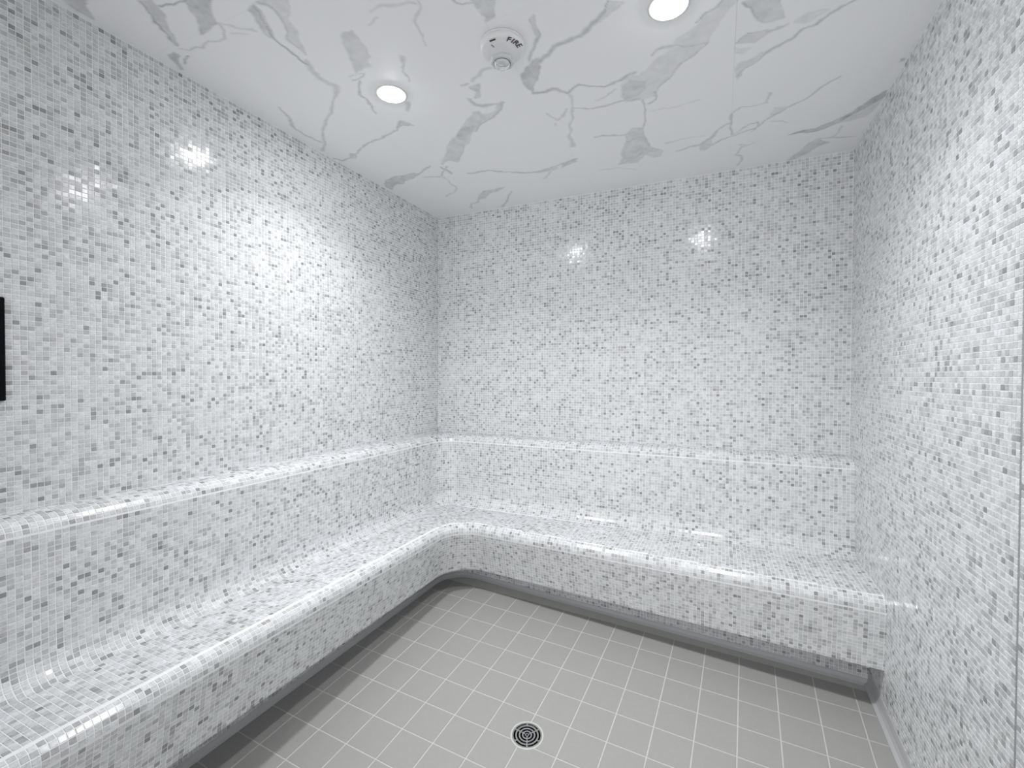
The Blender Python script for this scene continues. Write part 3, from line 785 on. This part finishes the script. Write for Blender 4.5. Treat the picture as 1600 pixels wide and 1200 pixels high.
downlight(*LAMPS[1], 'bright round downlight right of the fire alarm, cut by the top edge')

# ------------------------------------------------------------------ fire strobe on the ceiling
fa = empty('fire_strobe', W(-4.74, 9.87, ZC))
tag(fa, 'round white fire alarm strobe on the ceiling with clear lens', 'fire alarm')
U = S
link('base_plate', lathe_mesh('base_plate', [(.45 * U, .0), (.50 * U, -.001), (.515 * U, -.004), (.515 * U, -.008), (.50 * U, -.0095), (.47 * U, -.0095)], 64), M_WHITE, fa, True)
link('cover', lathe_mesh('cover', [(.505 * U, -.0095), (.515 * U, -.012), (.512 * U, -.021), (.495 * U, -.0275), (.46 * U, -.031), (.30 * U, -.0325), (.001, -.033)], 64), M_WHITE, fa, True)
ZF = -.0322
sx, sy = -.12, .25                                # strobe sits toward the far side
ho = [(.30, 0), (.30, 1)]
hv, hf = [], []
for r_, z_ in ((.31, -.026), (.30, -.038), (.27, -.043)):
    for k in range(8):
        a = math.radians(22.5 + 45 * k); hv.append(((sx + r_ * math.cos(a)) * U, (sy + r_ * math.sin(a)) * U, z_))
for i in range(2):
    for k in range(8): hf.append((i * 8 + k, i * 8 + (k + 1) % 8, (i + 1) * 8 + (k + 1) % 8, (i + 1) * 8 + k))
hf.append(tuple(16 + k for k in range(8)))
link('strobe_housing', py_mesh('strobe_housing', hv, hf), plain('frosted_grey_plastic', (.60, .605, .61), .25), fa)
o = link('strobe_collar', lathe_mesh('strobe_collar', [(.205 * U, -.042), (.208 * U, -.0445), (.20 * U, -.045), (.195 * U, -.044)], 40), M_LED, fa, True); o.location = (sx * U, sy * U, 0)
o = link('strobe_lens', lathe_mesh('strobe_lens', [(.195 * U * math.cos(a), -.043 - .020 * math.sin(a)) for a in np.linspace(0, 1.55, 10)], 40, cap_last=True), M_GLASS, fa, True); o.location = (sx * U, sy * U, 0)
rf = link('strobe_reflector', lathe_mesh('strobe_reflector', [(.19 * U, -.0432), (.15 * U, -.0445), (.08 * U, -.0438), (.02 * U, -.0436)], 24, cap_last=True), M_WHITE, fa, True); rf.location = (sx * U, sy * U, 0)
tb = link('flash_tube', box_mesh('flash_tube', (-.09 * U, -.012 * U, -.053), (.09 * U, .012 * U, -.0485), .0008), M_CHROME, fa); tb.location = (sx * U, sy * U, 0); tb.rotation_euler = (0, 0, .5)
def face_frame(dx, dy, z=ZF, turn=0.0):
    """frame on the underside: y points outward from the centre, normal down"""
    yv = Vector((dx, dy, 0)).normalized(); n = Vector((0, 0, -1)); xv = yv.cross(n)
    mm = Matrix.Identity(4)
    for k in range(3): mm[k][0], mm[k][1], mm[k][2] = xv[k], yv[k], n[k]
    mm[0][3], mm[1][3], mm[2][3] = dx * U, dy * U, z
    return mm
def slot_bar(name, dx, dy, w, h, mat, turn=0.0):
    o = link(name, box_mesh(name, (-w / 2, -h / 2, -.0005), (w / 2, h / 2, .0009), .0004), mat, fa)
    o.matrix_local = face_frame(dx, dy) @ Matrix.Rotation(turn, 4, 'Z')
slot_bar('vent_slot', -.030, -.450, .15 * U, .038 * U, M_BLACKSLOT)
slot_bar('indicator', -.105, -.285, .032 * U, .10 * U, M_LED)
LETTERS = [('F', (.318, -.322), M_BLACKSLOT), ('I', (.382, -.248), M_RED), ('R', (.424, -.160), M_BLACKSLOT), ('E', (.450, -.050), M_BLACKSLOT)]
bpy.context.view_layer.update()
for ch, (dx, dy), mat in LETTERS:
    cu = bpy.data.curves.new('letter', 'FONT'); cu.body = ch; cu.size = .20 * U; cu.align_x = 'CENTER'; cu.align_y = 'CENTER'
    cu.extrude = .0004; cu.offset = .0003; cu.resolution_u = 3
    tmp = bpy.data.objects.new('letter_curve', cu); COL.objects.link(tmp)
    bpy.context.view_layer.update()
    me = bpy.data.meshes.new_from_object(tmp.evaluated_get(bpy.context.evaluated_depsgraph_get()))
    bpy.data.objects.remove(tmp); bpy.data.curves.remove(cu)
    me.materials.clear()
    o = link('letter', me, mat, fa); o['label'] = 'dark red letter %s' % ch
    fm = face_frame(dx, dy, ZF - .0004); o.matrix_local = fm

# ------------------------------------------------------------------ floor drain
dr = empty('floor_drain'); tag(dr, 'round slotted metal floor drain set in the grey floor tiles', 'drain')
dm = floor_matrix(*DR); dr.matrix_world = dm
link('rim', lathe_mesh('rim', [(.385 * S, -.012), (.388 * S, -.0004), (.395 * S, .0012), (.428 * S, .0012), (.437 * S, 0), (.437 * S, -.004)], 64), plain('pale_sealant_ring', (.62, .62, .58), .7), dr, True)
link('well', lathe_mesh('well', [(.392 * S, -.0015), (.385 * S, -.03), (.2 * S, -.05)], 40, cap_last=True), M_DARK, dr)
def grate():
    """round plate with rings of curved slots, 2.5 mm thick"""
    R = .383 * S; tt = .0025
    bands = [(1.0, .93), (.93, .80), (.80, .70), (.70, .57), (.57, .47), (.47, .345), (.345, .25), (.25, .13), (.13, .075)]
    V, F = [], []
    def quad_ring(r0, r1, a0, a1, n):
        for k in range(n):
            b0, b1 = a0 + (a1 - a0) * k / n, a0 + (a1 - a0) * (k + 1) / n
            q = [(r0, b0), (r0, b1), (r1, b1), (r1, b0)]; i = len(V)
            for z in (0, -tt):
                for r_, a in q: V.append((R * r_ * math.cos(a), R * r_ * math.sin(a), z))
            F.append((i, i + 1, i + 2, i + 3)); F.append((i + 4, i + 7, i + 6, i + 5))
            F.append((i, i + 4, i + 5, i + 1)); F.append((i + 2, i + 6, i + 7, i + 3))
            if k == 0: F.append((i, i + 3, i + 7, i + 4))
            if k == n - 1: F.append((i + 1, i + 5, i + 6, i + 2))
    for k, (r0, r1) in enumerate(bands):
        if k % 2 == 0: quad_ring(r0, r1, 0, 2 * math.pi, 72 if k < 4 else 40)
        else:                                     # slots, with webs left between them
            nweb = 6 if k == 1 else 3
            for w in range(nweb):
                a = DRAIN_TURN + 2 * math.pi * w / nweb; half = .022 / ((r0 + r1) / 2) + .03
                quad_ring(r0, r1, a - half, a + half, 3)
    return py_mesh('grate', V, F)
DRAIN_TURN = 0.95
gr = link('grate', grate(), M_STEEL, dr); gr.location = (0, 0, .0004)

# ------------------------------------------------------------------ black panel on the left wall
bp = empty('wall_panel', W(XL, 3.55, .5))
tag(bp, 'flat black panel fixed to the left mosaic wall, cut by the picture edge', 'panel')
link('bezel', box_mesh('bezel', (0, -.50 * S, -1.0 * S), (.010, .565 * S, 1.02 * S), .0015), M_BLACK, bp)
link('screen', box_mesh('screen', (.009, -.44 * S, -.93 * S), (.0108, .50 * S, .95 * S), .0006), M_BLACK, bp)
